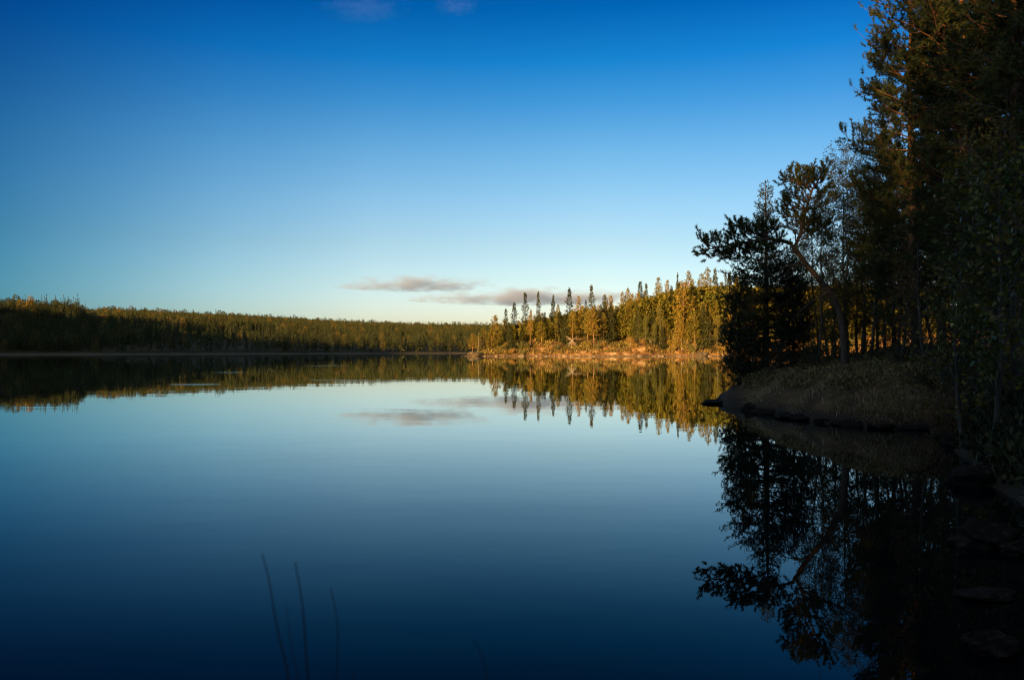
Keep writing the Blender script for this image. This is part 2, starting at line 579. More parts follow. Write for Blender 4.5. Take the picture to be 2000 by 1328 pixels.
# ------------------------------------------------------------ far shore: hills
def far_shore_y(x):
    return np.where(x < -32, 500 + (x + 32) * .944, 500 + (x + 32) * .08) + 6 * vnoise(x, x * 0, 23)


RX = np.array([-3000, -668, -585, -500, -418, -334, -250, -167, -42, 600.])
RH = np.array([64, 57, 55, 52, 48.5, 43.5, 39, 37, 35, 34.])


def hill_h(x, y):
    s = y - far_shore_y(x)
    t_ = np.clip(s / (1300 - far_shore_y(x)), -.2, 1.25)
    ridge = np.interp(x * 1300 / np.maximum(y, 300), RX, RH)
    h = ridge * np.where(t_ > 0, t_ ** .92, 0) * (1 - .5 * smooth(1.0, 1.25, t_))
    h = h + 11 * smooth(-.517, -.55, x / np.maximum(y, 50)) * smooth(14, 95, s) * (1 - smooth(150, 330, s))
    h = h + np.where(s > 0, 3 * vnoise(x, y, 70) * smooth(20, 120, s) + .28 * np.minimum(s, 2) + .6 * smooth(3, 30, s), np.maximum(s * .4, -2.5))
    # unseen bare ridge added on the left shore, shaped to shade the far bank
    u = x * .829 - y * .559
    along = x * .559 + y * .829
    h2 = np.interp(u, [-1500, -1360, -1180, -1010, -930, -700, -460, -415, -370, -330, -285, -235, -215], [120, 150, 150, 138, 90, 62, 67, 63, 52, 48, 36, 6, -3])
    ca = np.interp(u, [-1300, -700, -460, -311], [-40, -170, -240, -40])
    h2 = h2 * np.exp(-((along - ca) / 58.) ** 2) - 1.9
    return np.maximum(h, h2)


xs = np.arange(-1500, 640, 9.); ys = np.arange(-250, 1700, 9.)
ys = np.unique(np.concatenate([ys, np.arange(240, 560, 3.)]))
tag(grid_obj('hills', xs, ys, hill_h, M['hills'], cut=-2.2), 'low forested hills beyond the lake', 'hills', kind='structure')


def far_tree(rng, H, kind):
    """one distant tree, a few dozen ragged blades round a stem"""
    gg = Geo()
    tube(gg, [(0, 0, -.5), (0, 0, H * .5), (0, 0, H * .97)], [.16, .1, .02], 4, 1)
    if kind == 'spruce':
        n = 190
        t = rng.uniform(.06, 1, n) ** .85
        a = rng.uniform(0, 6.28, n)
        rad = H * .115 * (1 - t) * rng.uniform(.5, 1.15, n) + .08
        P = np.stack([np.cos(a) * rad * .25, np.sin(a) * rad * .25, t * H + .1], 1)
        D = np.stack([np.cos(a), np.sin(a), rng.uniform(-.6, .0, n)], 1)
        cards(gg, P, D, rad * 1.1, rad * .4 + .12, rng)
        cards(gg, np.repeat([[0, 0, H * .93]], 3, 0), rng.normal(0, .15, (3, 3)) + [0, 0, 1], .8, .28, rng)
    else:
        n = 420
        lo = .16 if kind == 'pine' else .12
        t = rng.uniform(lo, 1, n)
        q = (t - lo) / (1 - lo)
        w = H * (.17 if kind == 'pine' else .2)
        rad = w * np.sqrt(np.clip(1 - (1.7 * q - .75) ** 2 * .98, .02, 1)) * rng.uniform(.35, 1.1, n) ** .6
        a = rng.uniform(0, 6.28, n)
        P = np.stack([np.cos(a) * rad, np.sin(a) * rad, t * H], 1)
        D = np.stack([np.cos(a), np.sin(a), rng.uniform(-.3, .9, n)], 1) + rng.normal(0, .4, (n, 3))
        cards(gg, P - D * .3, D, rng.uniform(.4, .8, n), rng.uniform(.2, .42, n), rng)
    return gg


# the nearest trees of the far shore, each its own object
rng = np.random.default_rng(11)
far_pro = {}
for k, (nm, mt) in {'spruce': ('spruce_tree', 'far_green'), 'pine': ('pine_tree', 'far_green'), 'birch': ('birch_tree', 'far_gold')}.items():
    far_pro[k] = [far_tree(rng, 10., k).mesh(nm, [M[mt], M['spruce_bark']]) for i in range(5)]
FAR_LAB = {'spruce': 'distant narrow spruce in the shaded tree row along the far shore',
           'pine': 'distant bushy pine in the shaded tree row along the far shore',
           'birch': 'distant yellowing birch in the dark tree row along the far shore'}
cnt = 0
pxs = np.concatenate([np.linspace(-10, 915, 62), rng.uniform(-10, 190, 14), rng.uniform(190, 915, 4)])
for i, px in enumerate(pxs):
    px = px + rng.normal(0, 4)
    # where this sight line meets the far shore
    yy = np.arange(250, 560, 1.); xx = (px - 1000) / F * yy
    y0 = yy[np.argmax(yy > far_shore_y(xx))]
    y0 += rng.uniform(3, 9) if i < 62 else rng.uniform(9, 40)
    x0 = (px - 1000) / F * y0
    k = rng.choice(['spruce', 'pine', 'birch'], p=[.52, .40, .08])
    nm = {'spruce': 'spruce_tree', 'pine': 'pine_tree', 'birch': 'birch_tree'}[k]
    o = bpy.data.objects.new(nm, far_pro[k][rng.integers(5)]); COL.objects.link(o)
    hh = {'spruce': rng.uniform(8, 13), 'pine': rng.uniform(8, 12), 'birch': rng.uniform(6, 9)}[k] * (.75 if px < 190 else 1)
    o.location = (x0, y0, float(hill_h(np.array(x0), np.array(y0))) - .2)
    wd = hh / 10 * rng.uniform(.85, 1.25)
    o.scale = (wd, wd, hh / 10); o.rotation_euler = (0, 0, rng.uniform(0, 6.28))
    tag(o, FAR_LAB[k], 'tree', 'trees in the row along the far shore')

# three autumn birches that stand out on the far side
for (px, py, Y, hh, lab) in ((358, 641, 470, 11, 'small orange autumn birch glowing midway along the far shore'),
                             (58, 636, 390, 11, 'yellow orange birch on the left hill among dark conifers'),
                             (596, 655, 560, 9, 'small bright yellow birch in the lit band of the far hillside')):
    P = at(px, py, Y)
    o = bpy.data.objects.new('birch_tree', far_pro['birch'][1].copy()); COL.objects.link(o)
    o.data.materials[0] = M['leaf_gold']
    hz = float(hill_h(P[0], P[1]))
    hh = max(hh, P[2] - hz)
    o.location = (P[0], P[1], hz - .3); o.scale = (hh / 10, hh / 10, hh / 10)
    tag(o, lab, 'tree')


# the rest of the forest, past counting
def scatter_forest(name, x, y, z, h, kinds, mats, seed):
    r = np.random.default_rng(seed)
    pro = {k: [far_tree(r, 10., k) for i in range(4)] for k in ('spruce', 'pine', 'birch')}
    gg = Geo()
    for k in ('spruce', 'pine', 'birch'):
        for v in range(4):
            sel = np.where((kinds == k) & (np.arange(len(x)) % 4 == v))[0]
            if not len(sel):
                continue
            a = r.uniform(0, 6.28, len(sel)); s = h[sel] / 10; w = s * r.uniform(.85, 1.25, len(sel))
            for V, Fc, mi in pro[k][v].c:
                if mi == 1:
                    continue
                c, sn = np.cos(a)[:, None], np.sin(a)[:, None]
                VX = (V[None, :, 0] * c - V[None, :, 1] * sn) * w[:, None] + x[sel][:, None]
                VY = (V[None, :, 0] * sn + V[None, :, 1] * c) * w[:, None] + y[sel][:, None]
                VZ = V[None, :, 2] * s[:, None] + z[sel][:, None]
                FF = (Fc[None] + (np.arange(len(sel)) * len(V))[:, None, None]).reshape(-1, Fc.shape[1])
                gg.add(np.stack([VX, VY, VZ], -1).reshape(-1, 3), FF, 1 if k == 'birch' else 0)
    return gg.obj(name, mats)


r = np.random.default_rng(21)
n = 62000
x = r.uniform(-1050, 330, n); y = 260 + 1100 * r.uniform(0, 1, n) ** .8
x = np.concatenate([x, r.uniform(-420, -190, 9000)]); y = np.concatenate([y, r.uniform(270, 620, 9000)]); n = len(x)
s = y - far_shore_y(x)
px = x / y * F + 1000
keep = (s > 7) & (px > -120) & (px < 1500)
x, y, s, px = x[keep], y[keep], s[keep], px[keep]
z = hill_h(x, y) - .3
h = np.where(px < 190, r.uniform(4.5, 8, len(x)), r.uniform(5, 9, len(x))) + r.uniform(1.5, 4.5, len(x)) * (r.uniform(0, 1, len(x)) < .10)
kd = np.where(r.uniform(0, 1, len(x)) < .04, 'birch', np.where(r.uniform(0, 1, len(x)) < .8, 'spruce', 'pine'))
tag(scatter_forest('forest', x, y, z, h, kd, [M['far_green'], M['far_gold']], 3), 'unbroken conifer forest covering the far hills', 'forest', kind='stuff')


# ------------------------------------------------------------ sunlit peninsula
def pen_h(x, y):
    yf = 229 + 1.6 * np.sin(x / 7.) + 3 * vnoise(x, x * 0 + 7, 9)
    s = np.minimum(y - yf, (x + 14.2 - .02 * (y - 229) ** 2 * .05 + 2 * vnoise(y, x * 0, 6)) * .8)
    s = np.minimum(s, 300 - y)
    rise = np.interp(x, [-14, -6, 2, 10, 30, 38, 48, 60, 90, 170], [1.2, 2.6, 4.6, 5.4, 5.6, 6.4, 7.6, 8.2, 8, 8])
    h = rise * (1 - np.exp(-np.maximum(s, 0) / 7.)) + .05 * np.maximum(s - 14, 0) * smooth(20, 60, x)
    bump = (2.1 * vnoise(x, y, 5.5) + 1.3 * vnoise(x + 30, y, 2.3) + .6 * vnoise(x, y + 9, 1.1)) * smooth(.2, 5, s)
    return np.where(s > 0, h + bump * .75 + .12 * np.minimum(s, 1.5), np.maximum(s * .6, -1.5))


tag(grid_obj('peninsula', np.arange(-22, 175, .7), np.concatenate([np.arange(222, 262, .6), np.arange(262, 312, 2.)]), pen_h, M['peninsula'], cut=-1.4),
    'low rocky heath ground of the sunlit peninsula', 'peninsula', kind='structure')

rng = np.random.default_rng(31)


def pen_tree(kind, rng):
    H = 12.
    if kind == 'spruce':
        wid = rng.uniform(1.15, 1.6)
        w, a = conifer(rng, H, .10, lambda t: wid * (1.5 * (1 - t) ** 1.0 * (1 + .38 * math.sin(t * 21 + wid * 9)) + .03), .34, 5.5, lambda t: -12 + 45 * t, .25,
                       lean=.012, r=.15, nsub=6, sub=.42, spc=.26, t0=.2, ang=48, flat=.25, droop=.25)
        leafm, barkm = 'spruce_far', 'spruce_bark'
        P, D = a.get(); g1 = Geo()
        P = np.repeat(P, 2, 0); D = np.repeat(D, 2, 0)
        cards(g1, P, D + rng.normal(0, .3, D.shape) + [0, 0, -.35], rng.uniform(.28, .55, len(P)), rng.uniform(.13, .24, len(P)), rng)
    elif kind == 'pine':
        bf = rng.uniform(.1, .42); rd = rng.uniform(1.15, 1.5)
        w, a = conifer(rng, H, bf, lambda t: rd * (1.75 * np.sqrt(max(.03, 1 - (1.35 * t - .35) ** 2)) * (1 - .45 * t)), .62, 4.6, lambda t: 2 + 45 * t, .5,
                       lean=.03, r=.17, dead=10, nsub=8, sub=.5, spc=.22, t0=.3, ang=48, flat=.6, droop=0)
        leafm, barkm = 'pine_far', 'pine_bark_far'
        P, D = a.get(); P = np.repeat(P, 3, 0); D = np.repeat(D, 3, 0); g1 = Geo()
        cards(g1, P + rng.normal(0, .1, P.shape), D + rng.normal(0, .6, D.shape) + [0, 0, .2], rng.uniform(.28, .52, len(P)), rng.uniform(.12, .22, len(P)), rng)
    elif kind == 'birch':
        w, a = conifer(rng, H, .22, lambda t: 2.2 * np.sqrt(max(.03, 1 - (1.6 * t - .6) ** 2)), .5, 3.2, lambda t: 38, .25,
                       lean=.04, r=.10, nsub=7, sub=.5, spc=.2, t0=.25, ang=45, flat=.9, droop=.1)
        leafm, barkm = 'leaf_gold' if rng.uniform() < .5 else 'leaf_lime', 'birch_bark'
        P, D = a.get(); P = np.repeat(P, 4, 0); g1 = Geo()
        cards(g1, P + rng.normal(0, .2, P.shape), rng.normal(0, 1, P.shape), rng.uniform(.2, .34, len(P)), rng.uniform(.14, .24, len(P)), rng)
    else:                                       # shrub, 3 m of several stems
        w, a = Geo(), Acc()
        for i in range(9):
            az = rng.uniform(0, 6.28)
            limb(w, a, rng, rng.normal(0, .35, 3) * [1, 1, 0], [math.cos(az) * .5, math.sin(az) * .5, 1], rng.uniform(1.6, 3), .035, up=.1, nsub=9, sub=.45, spc=.18, t0=.1, flat=.8)
        leafm, barkm = kind, 'birch_bark'
        P, D = a.get(); P = np.repeat(P, 2, 0); g1 = Geo()
        cards(g1, P + rng.normal(0, .12, P.shape), rng.normal(0, 1, P.shape), rng.uniform(.2, .34, len(P)), rng.uniform(.14, .24, len(P)), rng)
    return w.mesh('trunk', [M[barkm]]), g1.mesh('crown', [M[leafm]])


PRO = {k: [pen_tree(k, rng) for i in range(n)] for k, n in (('spruce', 6), ('pine', 8), ('birch', 4), ('leaf_gold', 3), ('leaf_lime', 3))}
NAME = {'spruce': 'spruce_tree', 'pine': 'pine_tree', 'birch': 'birch_tree', 'leaf_gold': 'shrub', 'leaf_lime': 'shrub'}


def put_tree(kind, x, y, h, label, group, wid=1.0, v=None, sink=.15, base=12.):
    tr, cr = PRO[kind][rng.integers(len(PRO[kind])) if v is None else v % len(PRO[kind])]
    zb = float(pen_h(np.array(x), np.array(y)))
    o = empty(NAME[kind], (x, y, zb - sink))
    for nm, me in (('trunk', tr), ('crown', cr)):
        c = bpy.data.objects.new(nm, me); COL.objects.link(c); c.parent = o
    k = h / base
    o.scale = (k * wid, k * wid, k)
    o.rotation_euler = (rng.normal(0, .02), rng.normal(0, .02), rng.uniform(0, 6.28))
    return tag(o, label, 'shrub' if o.name.startswith('shrub') else 'tree', group)


GP = 'trees of the sunlit peninsula'
SKY_TREES = [  # px, py of the tip, distance, kind, width, label
    (922, 652, 236, 'pine', 1.2, 'leftmost golden pine at the rocky tip of the sunlit peninsula'),
    (946, 640, 240, 'pine', 1.1, 'second pine from the peninsula tip, beside a pale dead branch'),
    (968, 618, 238, 'pine', .95, 'round headed golden pine nearest the low left end of the peninsula'),
    (989, 604, 242, 'spruce', .8, 'short narrow spruce between the round headed pine and a ragged dark spruce'),
    (1004, 592, 246, 'spruce', 1.05, 'ragged dark green spruce, second spruce from the peninsula tip'),
    (1027, 573, 243, 'spruce', .85, 'tall slender spruce on the left whose tip stands clear against the cloud'),
    (1036, 607, 238, 'pine', .8, 'slim sunlit pine in front of two tall slender spruces'),
    (1052, 571, 246, 'spruce', .68, 'thinnest tall spruce with sparse gappy branches over the heath slope'),
    (1078, 577, 248, 'spruce', .75, 'dark spruce with a double looking tip left of the pale root tangle'),
    (1089, 597, 242, 'pine', .85, 'short golden pine right beside a dark double tipped spruce'),
    (1112, 564, 245, 'spruce', .95, 'broad tall spruce directly above the pale root tangle'),
    (1127, 582, 240, 'pine', 1.0, 'bright pine with a bare orange trunk above the pale root tangle'),
    (1143, 587, 252, 'spruce', .6, 'small thin spruce left of the tallest peninsula spruce'),
    (1158, 558, 243, 'spruce', .85, 'tallest dark pointed spruce standing out on the peninsula skyline'),
    (1180, 578, 250, 'pine', 1.0, 'pine just right of the tallest pointed spruce on the peninsula'),
    (1196, 580, 248, 'pine', 1.0, 'full green gold pine midway along the peninsula skyline'),
    (1214, 573, 250, 'pine', .9, 'pine with a small tufted top midway along the peninsula skyline'),
    (1229, 566, 252, 'pine', .9, 'open crowned pine with sky showing through its tufted top'),
    (1253, 552, 246, 'spruce', .95, 'shaggy spruce with a dark tip at the left end of the dense stand'),
    (1263, 555, 254, 'spruce', .7, 'narrow spruce right beside a shaggy dark tipped spruce'),
    (1287, 546, 250, 'pine', 1.0, 'high crowned pine with a dark shaded trunk in the dense stand'),
    (1305, 551, 252, 'pine', .8, 'solitary looking pine with a bare stem seen against the sky'),
    (1320, 535, 256, 'spruce', .42, 'sparse needle thin spruce top rising above the dense stand'),
    (1342, 534, 258, 'pine', .9, 'loose topped pine near the high right end of the peninsula'),
    (1369, 538, 254, 'pine', .9, 'flat topped pine with separate plate like tufts on the high right end'),
    (1385, 527, 252, 'pine', 1.0, 'twisted flat tufted pine, one of the highest on the peninsula'),
    (1399, 526, 250, 'spruce', .8, 'highest pointed spruce left of the dark foreground trees'),
    (1419, 534, 262, 'spruce', .45, 'bare looking thin spruce close to the dark foreground foliage'),
    (1426, 531, 264, 'spruce', .7, 'last peninsula spruce visible before the dark foreground foliage'),
]
for i, (px, py, Y, k, w_, lab) in enumerate(SKY_TREES):
    P = at(px, py, Y)
    put_tree(k, P[0], Y, P[2] - float(pen_h(P[0], P[1])) + .15, lab, GP, w_ * (.95 if k == 'spruce' else 1.25 if i < 3 else .85), v=i)

ENVX = [905, 925, 945, 960, 985, 1010, 1045, 1075, 1100, 1130, 1160, 1190, 1230, 1260, 1290, 1330, 1380, 1430, 1500, 1700, 1900]
ENVY = [672, 656, 648, 628, 622, 615, 606, 602, 600, 590, 588, 584, 574, 564, 556, 548, 540, 538, 532, 545, 550]
FILL = {'spruce': 'dark green spruce packed among the pines on the sunlit peninsula',
        'pine': 'golden lit pine packed among others on the sunlit peninsula',
        'birch': 'yellow leaved birch packed among the pines on the sunlit peninsula'}
i = 0
while i < 186:
    px = rng.uniform(918, 1470) if i < 120 else rng.uniform(1245, 1470) if i < 150 else rng.uniform(1470, 1800)
    Y = rng.uniform(233, 275) if not 120 <= i < 150 else rng.uniform(231.5, 237)
    k = rng.choice(['spruce', 'pine', 'birch'], p=[.44, .46, .10])
    top = np.interp(px, ENVX, ENVY) + abs(rng.normal(0, 16)) + (22 if k == 'birch' else 3) + (rng.uniform(20, 75) if 120 <= i < 150 else 0)
    P = at(px, top, Y)
    hh = P[2] - float(pen_h(P[0], P[1]))
    if hh < 3.5 or hh > 17.5 or (px < 1240 and Y < 238 and rng.uniform() < .2):
        continue
    put_tree(k, P[0], Y, hh, FILL[k], GP, rng.uniform(.85, 1.2) * (1.3 if hh < 8 else 1))
    i += 1
# shrubs along the waterline
for i in range(76):
    px = rng.uniform(1235, 1460) if i < 34 else rng.uniform(945, 1240) if i < 56 else rng.uniform(1450, 1780)
    Y = rng.uniform(230.5, 237)
    k = 'leaf_gold' if (rng.uniform() < .4 or 1300 < px < 1330) else 'leaf_lime'
    x = (px - 1000) / F * Y
    if float(pen_h(x, Y)) < .12:
        Y += 4; x = (px - 1000) / F * Y
    h_ = rng.uniform(1.0, 3.0) if 34 <= i < 56 else rng.uniform(1.4, 4.6)
    put_tree(k, x, Y, h_, 'golden leaved shrub on the sunlit peninsula bank' if k == 'leaf_gold' else 'yellow green shrub on the sunlit peninsula bank', 'shrubs on the sunlit peninsula', 1.1, base=3.)
for (px, Y, h_, lab) in ((1331, 232.5, 9.0, 'white stemmed golden birch leaning over the water at the right end'),
                         (1277, 232.5, 6.5, 'small white stemmed birch by the water right of the dark cleft'),
                         (1262, 233.5, 8.0, 'pale birch trunk beside the dark rock cleft of the peninsula'),
                         (1400, 233, 10.0, 'tall pale stemmed birch by the water left of the dark foreground spruce')):
    o = put_tree('birch', (px - 1000) / F * Y, Y, h_, lab, GP, .8)


def rock_mesh(rng, name, m, sub=3, rough=.28, flat=.6):
    bm = bmesh.new()
    bmesh.ops.create_icosphere(bm, subdivisions=sub, radius=1)
    k = rng.normal(0, 1, (7, 3)); ph = rng.uniform(0, 6.28, 7)
    cuts = [(nrm(rng.normal(0, 1, 3)), rng.uniform(.55, .85)) for i in range(7)]
    for v in bm.verts:
        c = np.array(v.co)
        for nn, dd in cuts:                       # flat broken faces
            e = c @ nn - dd
            if e > 0:
                c = c - nn * e * .85
        q = 1 + rough * .25 * sum(math.sin(c @ k[i] * (2 + i) + ph[i]) / (1 + i * .6) for i in range(7)) + rng.normal(0, .012)
        v.co = c * q * [1, 1, flat]
    for f in bm.faces:
        f.smooth = False
    me = bpy.data.meshes.new(name); bm.to_mesh(me); bm.free()
    me.materials.append(m)
    return me


r = np.random.default_rng(33)
x = r.uniform(-15, 110, 60000); y = r.uniform(229, 262, 60000)
z = pen_h(x, y); k = (z > .5) & (vnoise(x, y, 4.0) + .5 * vnoise(x, y, 1.4) > -.24)
x, y, z = x[k], y[k], z[k]
gg = Geo()
cards(gg, np.stack([x, y, z], 1), r.normal(0, .6, (len(x), 3)) + [0, 0, .7], r.uniform(.25, .85, len(x)), r.uniform(.14, .36, len(x)), r)
M['heath'] = leaf_mat('heath', [(.05, .034, .014), (.14, .09, .026), (.27, .14, .04), (.06, .06, .016), (.40, .23, .09)], .15, .05)
tag(gg.obj('heath', M['heath']), 'russet heath growing over the peninsula slope', 'heath', kind='stuff')
x = r.uniform(-14, 150, 4000); y = r.uniform(236, 296, 4000)
px = x / y * F + 1000; z = pen_h(x, y)
k = (z > 1.5) & (px > 930) & (px < 1850) & ((y > 240) | (px > 1230))
x, y, z, px = x[k], y[k], z[k], px[k]
top = CAMZ + (HOR - (np.interp(px, ENVX, ENVY) + r.uniform(14, 60, len(px)))) / F * y
hh = np.clip(top - z, 2.2, 14)
kd = np.where(r.uniform(0, 1, len(x)) < .45, 'spruce', np.where(r.uniform(0, 1, len(x)) < .9, 'pine', 'birch'))
tag(scatter_forest('forest_interior', x, y, z - .2, hh, kd, [M['pine_far'], M['leaf_lime']], 8), 'inner wood behind the front trees of the sunlit peninsula', 'forest', kind='stuff')

rocks_far = [rock_mesh(rng, 'shore_stone', M['rock_warm'], 2) for i in range(5)]
for i in range(34):
    px = rng.uniform(938, 1430)
    x = (px - 1000) / F * 229.5
    yy = np.arange(225, 240, .2)
    hh = pen_h(np.full_like(yy, x), yy)
    y0 = yy[np.argmax(hh > .05)]
    o = bpy.data.objects.new('shore_stone', rocks_far[i % 5]); COL.objects.link(o)
    s = rng.uniform(.3, .8)
    o.location = (x, y0 + .1, .1); o.scale = (s * rng.uniform(1, 1.9), s, s * .75); o.rotation_euler = (0, 0, rng.uniform(0, 6.28))
    tag(o, 'pale stone in the line of stones along the peninsula waterline', 'stone', 'stones along the peninsula waterline')
for (px, py, Y, s, lab) in ((930, 691, 230, 2.3, 'large rounded boulder at the tip of the sunlit peninsula'),
                            (1213, 690, 231.5, 2.0, 'dark shaded boulder at the foot of the peninsula slope'),
                            (1372, 689, 231.5, 1.7, 'pale block of rock under the golden birches at the water')):
    P = at(px, py, Y)
    o = bpy.data.objects.new('boulder', rock_mesh(rng, 'boulder', M['rock_dim'], 3)); COL.objects.link(o)
    o.location = (P[0], P[1], max(.2, float(pen_h(P[0], P[1])) * .6)); o.scale = (s * 1.25, s, s)
    tag(o, lab, 'boulder')

# a bleached root tangle and two dead stems
gg = Geo()
P0 = at(1118, 664, 233.5)
hz = float(pen_h(P0[0], P0[1]))
P0[2] = max(P0[2], hz + 1.6)
for i in range(15):
    a = R(-90 + rng.uniform(-40, 40)) if i < 9 else R(rng.choice([165, 15, 150, 30]) + rng.uniform(-14, 14))
    L = rng.uniform(1.6, 3.2)
    q = [np.zeros(3)]
    for s_ in range(5):
        q.append(q[-1] + np.array([math.cos(a) * 1.0, rng.normal(-.1, .15), math.sin(a) * .8]) * L / 5)
        a += rng.normal(0, .28)
    tube(gg, np.array(q), np.linspace(.16, .03, 6), 5)
o = gg.obj('fallen_root', M['deadwood']); o.location = P0
tag(o, 'bleached white root tangle of a fallen tree on the heath slope', 'root')
gg = Geo()
tube(gg, [(0, 0, -.3), (.1, 0, 2.2), (.2, 0, 4.4), (.15, 0, 6.4)], [.09, .075, .05, .02], 6)
for k_, dx in ((3.4, 1.5), (2.8, 1.0), (4.2, 1.3)):
    tube(gg, [(.15, -.05, k_), (.15 + dx * .5, -.2, k_ - .25), (.15 + dx, -.3, k_ + .05)], [.06, .045, .02], 5)
o = gg.obj('dead_tree', M['deadwood'])
x = (933 - 1000) / F * 231.5
o.location = (x, 231.5, float(pen_h(x, 231.5)))
tag(o, 'pale dead trunk with white bare branches at the peninsula tip', 'dead tree')

# ------------------------------------------------------------ near shore
POLY = np.array([(-95, -22), (-40, -7), (-12, -.5), (-4, 1.5), (0, 2.2), (1.6, 2.6), (3.4, 3.9), (3.9, 5.1), (4.4, 6.6), (5.3, 8.5), (6.0, 10.3), (7.2, 12.9),
                 (8.4, 15.0), (8.5, 15.8), (7.6, 16.5), (6.75, 18.0), (6.4, 20.4), (6.25, 22.7), (6.2, 24.9), (7.0, 26.6), (9.5, 28), (13, 28.6),
                 (17, 30), (22, 36), (30, 55), (60, 80), (95, 92), (95, -95), (-95, -95)], float)


def near_d(x, y):
    """metres to the waterline, positive on land"""
    sh = np.shape(x); q = np.stack([np.ravel(x), np.ravel(y)], 1)
    q = q + .35 * np.stack([vnoise(q[:, 0], q[:, 1], 1.3), vnoise(q[:, 0] + 40, q[:, 1], 1.1)], 1)
    best = np.full(len(q), 1e9); inside = np.zeros(len(q), bool)
    for a, b in zip(POLY, np.roll(POLY, -1, 0)):
        ab = b - a
        tt = np.clip(((q - a) @ ab) / (ab @ ab), 0, 1)
        best = np.minimum(best, np.linalg.norm(q - a - tt[:, None] * ab, axis=1))
        with np.errstate(divide='ignore', invalid='ignore'):
            cr = ((a[1] > q[:, 1]) != (b[1] > q[:, 1])) & (q[:, 0] < (b[0] - a[0]) * (q[:, 1] - a[1]) / (b[1] - a[1]) + a[0])
        inside ^= cr
    return np.where(inside, best, -best).reshape(sh)


def near_h(x, y):
    x = np.asarray(x, float); y = np.asarray(y, float)
    d = near_d(x, y)
    top = 1.22 + .35 * smooth(9, 13, x) + .5 * smooth(14, 30, x)
    top = top - .95 * smooth(4, 1.5, x) * smooth(6, 2, y)
    tip = smooth(7.6, 6.3, x) * smooth(20, 23, y)
    top = top * (1 - .72 * tip)
    h = .24 * smooth(0, .22, d) + (top - .24) * (1 - np.exp(-np.maximum(d - .1, 0) / 1.25)) + .28 * vnoise(x, y, 1.7) * smooth(.2, 1.5, d) + .13 * vnoise(x, y, .55) * smooth(0, .6, d)
    h = h + 9.0 * smooth(-6, -34, y + .25 * x) * smooth(0, 12, d)
    return np.where(d > 0, h, np.maximum(d * .6, -1.5))


xs = np.unique(np.concatenate([np.arange(-95, 0, 2.5), np.arange(0, 17, .16), np.arange(17, 96, 1.5)]))
ys = np.unique(np.concatenate([np.arange(-95, 0, 2.5), np.arange(0, 30, .16), np.arange(30, 93, 1.5)]))
tag(grid_obj('shore', xs, ys, near_h, M['shore'], cut=-1.45), 'dark heath covered near shore and wooded point', 'shore', kind='structure')

# forest on the slope behind the photographer, the one that keeps the point in shade
r = np.random.default_rng(41)
x = r.uniform(-75, 45, 5200); y = r.uniform(-75, -7, 5200)
keep = (near_d(x, y) > 4) & (y + .25 * x < -9)
x, y = x[keep][:520], y[keep][:520]
kd = np.where(r.uniform(0, 1, len(x)) < .5, 'spruce', 'pine')
tag(scatter_forest('forest_slope', x, y, near_h(x, y) - .3, r.uniform(5.5, 9, len(x)), kd, [M['far_green'], M['far_gold']], 5), 'conifer forest on the slope behind the viewpoint', 'forest', kind='stuff')
# dark wood that closes the shore on the right, beyond the point
x = r.uniform(14, 80, 900); y = r.uniform(24, 80, 900)
keep = (near_d(x, y) > 1.5) & (x / y * F + 1000 > 1830)
x, y = x[keep][:330], y[keep][:330]
kd = np.where(r.uniform(0, 1, len(x)) < .5, 'spruce', 'pine')
tag(scatter_forest('forest_shore', x, y, near_h(x, y) - .2, r.uniform(7, 12, len(x)), kd, [M['far_green'], M['far_gold']], 6), 'dense wood behind the near trees at the right edge', 'forest', kind='stuff')


def plant(name, wood, woodm, crown, crownm, loc, label, cat, group=None, extra=()):
    o = empty(name, loc)
    wood.obj('trunk', M[woodm], o, True)
    crown.obj('crown', M[crownm], o)
    for nm, ge, mm in extra:
        ge.obj(nm, M[mm], o, True)
    return tag(o, label, cat, group)


def base(px, Y, sink=.15):
    x = (px - 1000) / F * Y
    return np.array([x, Y, float(near_h(x, Y)) - sink])


# --- near spruce
rng = np.random.default_rng(51)
B = base(1494, 25.4)
H = float(at(1490, 358, 25.4)[2] - B[2])
w, a = conifer(rng, H, .05, lambda t: np.interp(t, [0, .12, .3, .5, .7, .85, 1], [1.3, 1.5, 1.45, 1.1, .46, .24, .03]) * (1 + .18 * math.sin(t * 17)), .17, 6,
               lambda t: -8 + 38 * t, .45, lean=.008, r=.13, nsub=14, sub=.38, spc=.07, t0=.14, ang=50, flat=.35, droop=.10, min_sub=.1)
P, D = a.get(); c = Geo()
needles(c, P, D, .13, 16, .055, .018, rng, ahead=.8)
plant('spruce_tree', w, 'spruce_bark', c, 'spruce_needle', B, 'dark pointed spruce at the tip of the shaded near point', 'tree')

# --- bent pine: trunk drawn through the picture, at its real distance
YP = 21.2


def path_px(pts, Y, org, dy=None):
    q = np.array([at(px_, py_, Y + (dy[i] if dy else 0)) for i, (px_, py_) in enumerate(pts)])
    return q - org


def resample(q, n):
    d = np.concatenate([[0], np.cumsum(np.linalg.norm(np.diff(q, axis=0), axis=1))])
    s_ = np.linspace(0, d[-1], n)
    q2 = np.stack([np.interp(s_, d, q[:, i]) for i in range(3)], 1)
    for k in range(2):
        q2[1:-1] = (q2[:-2] + 2 * q2[1:-1] + q2[2:]) / 4
    return q2


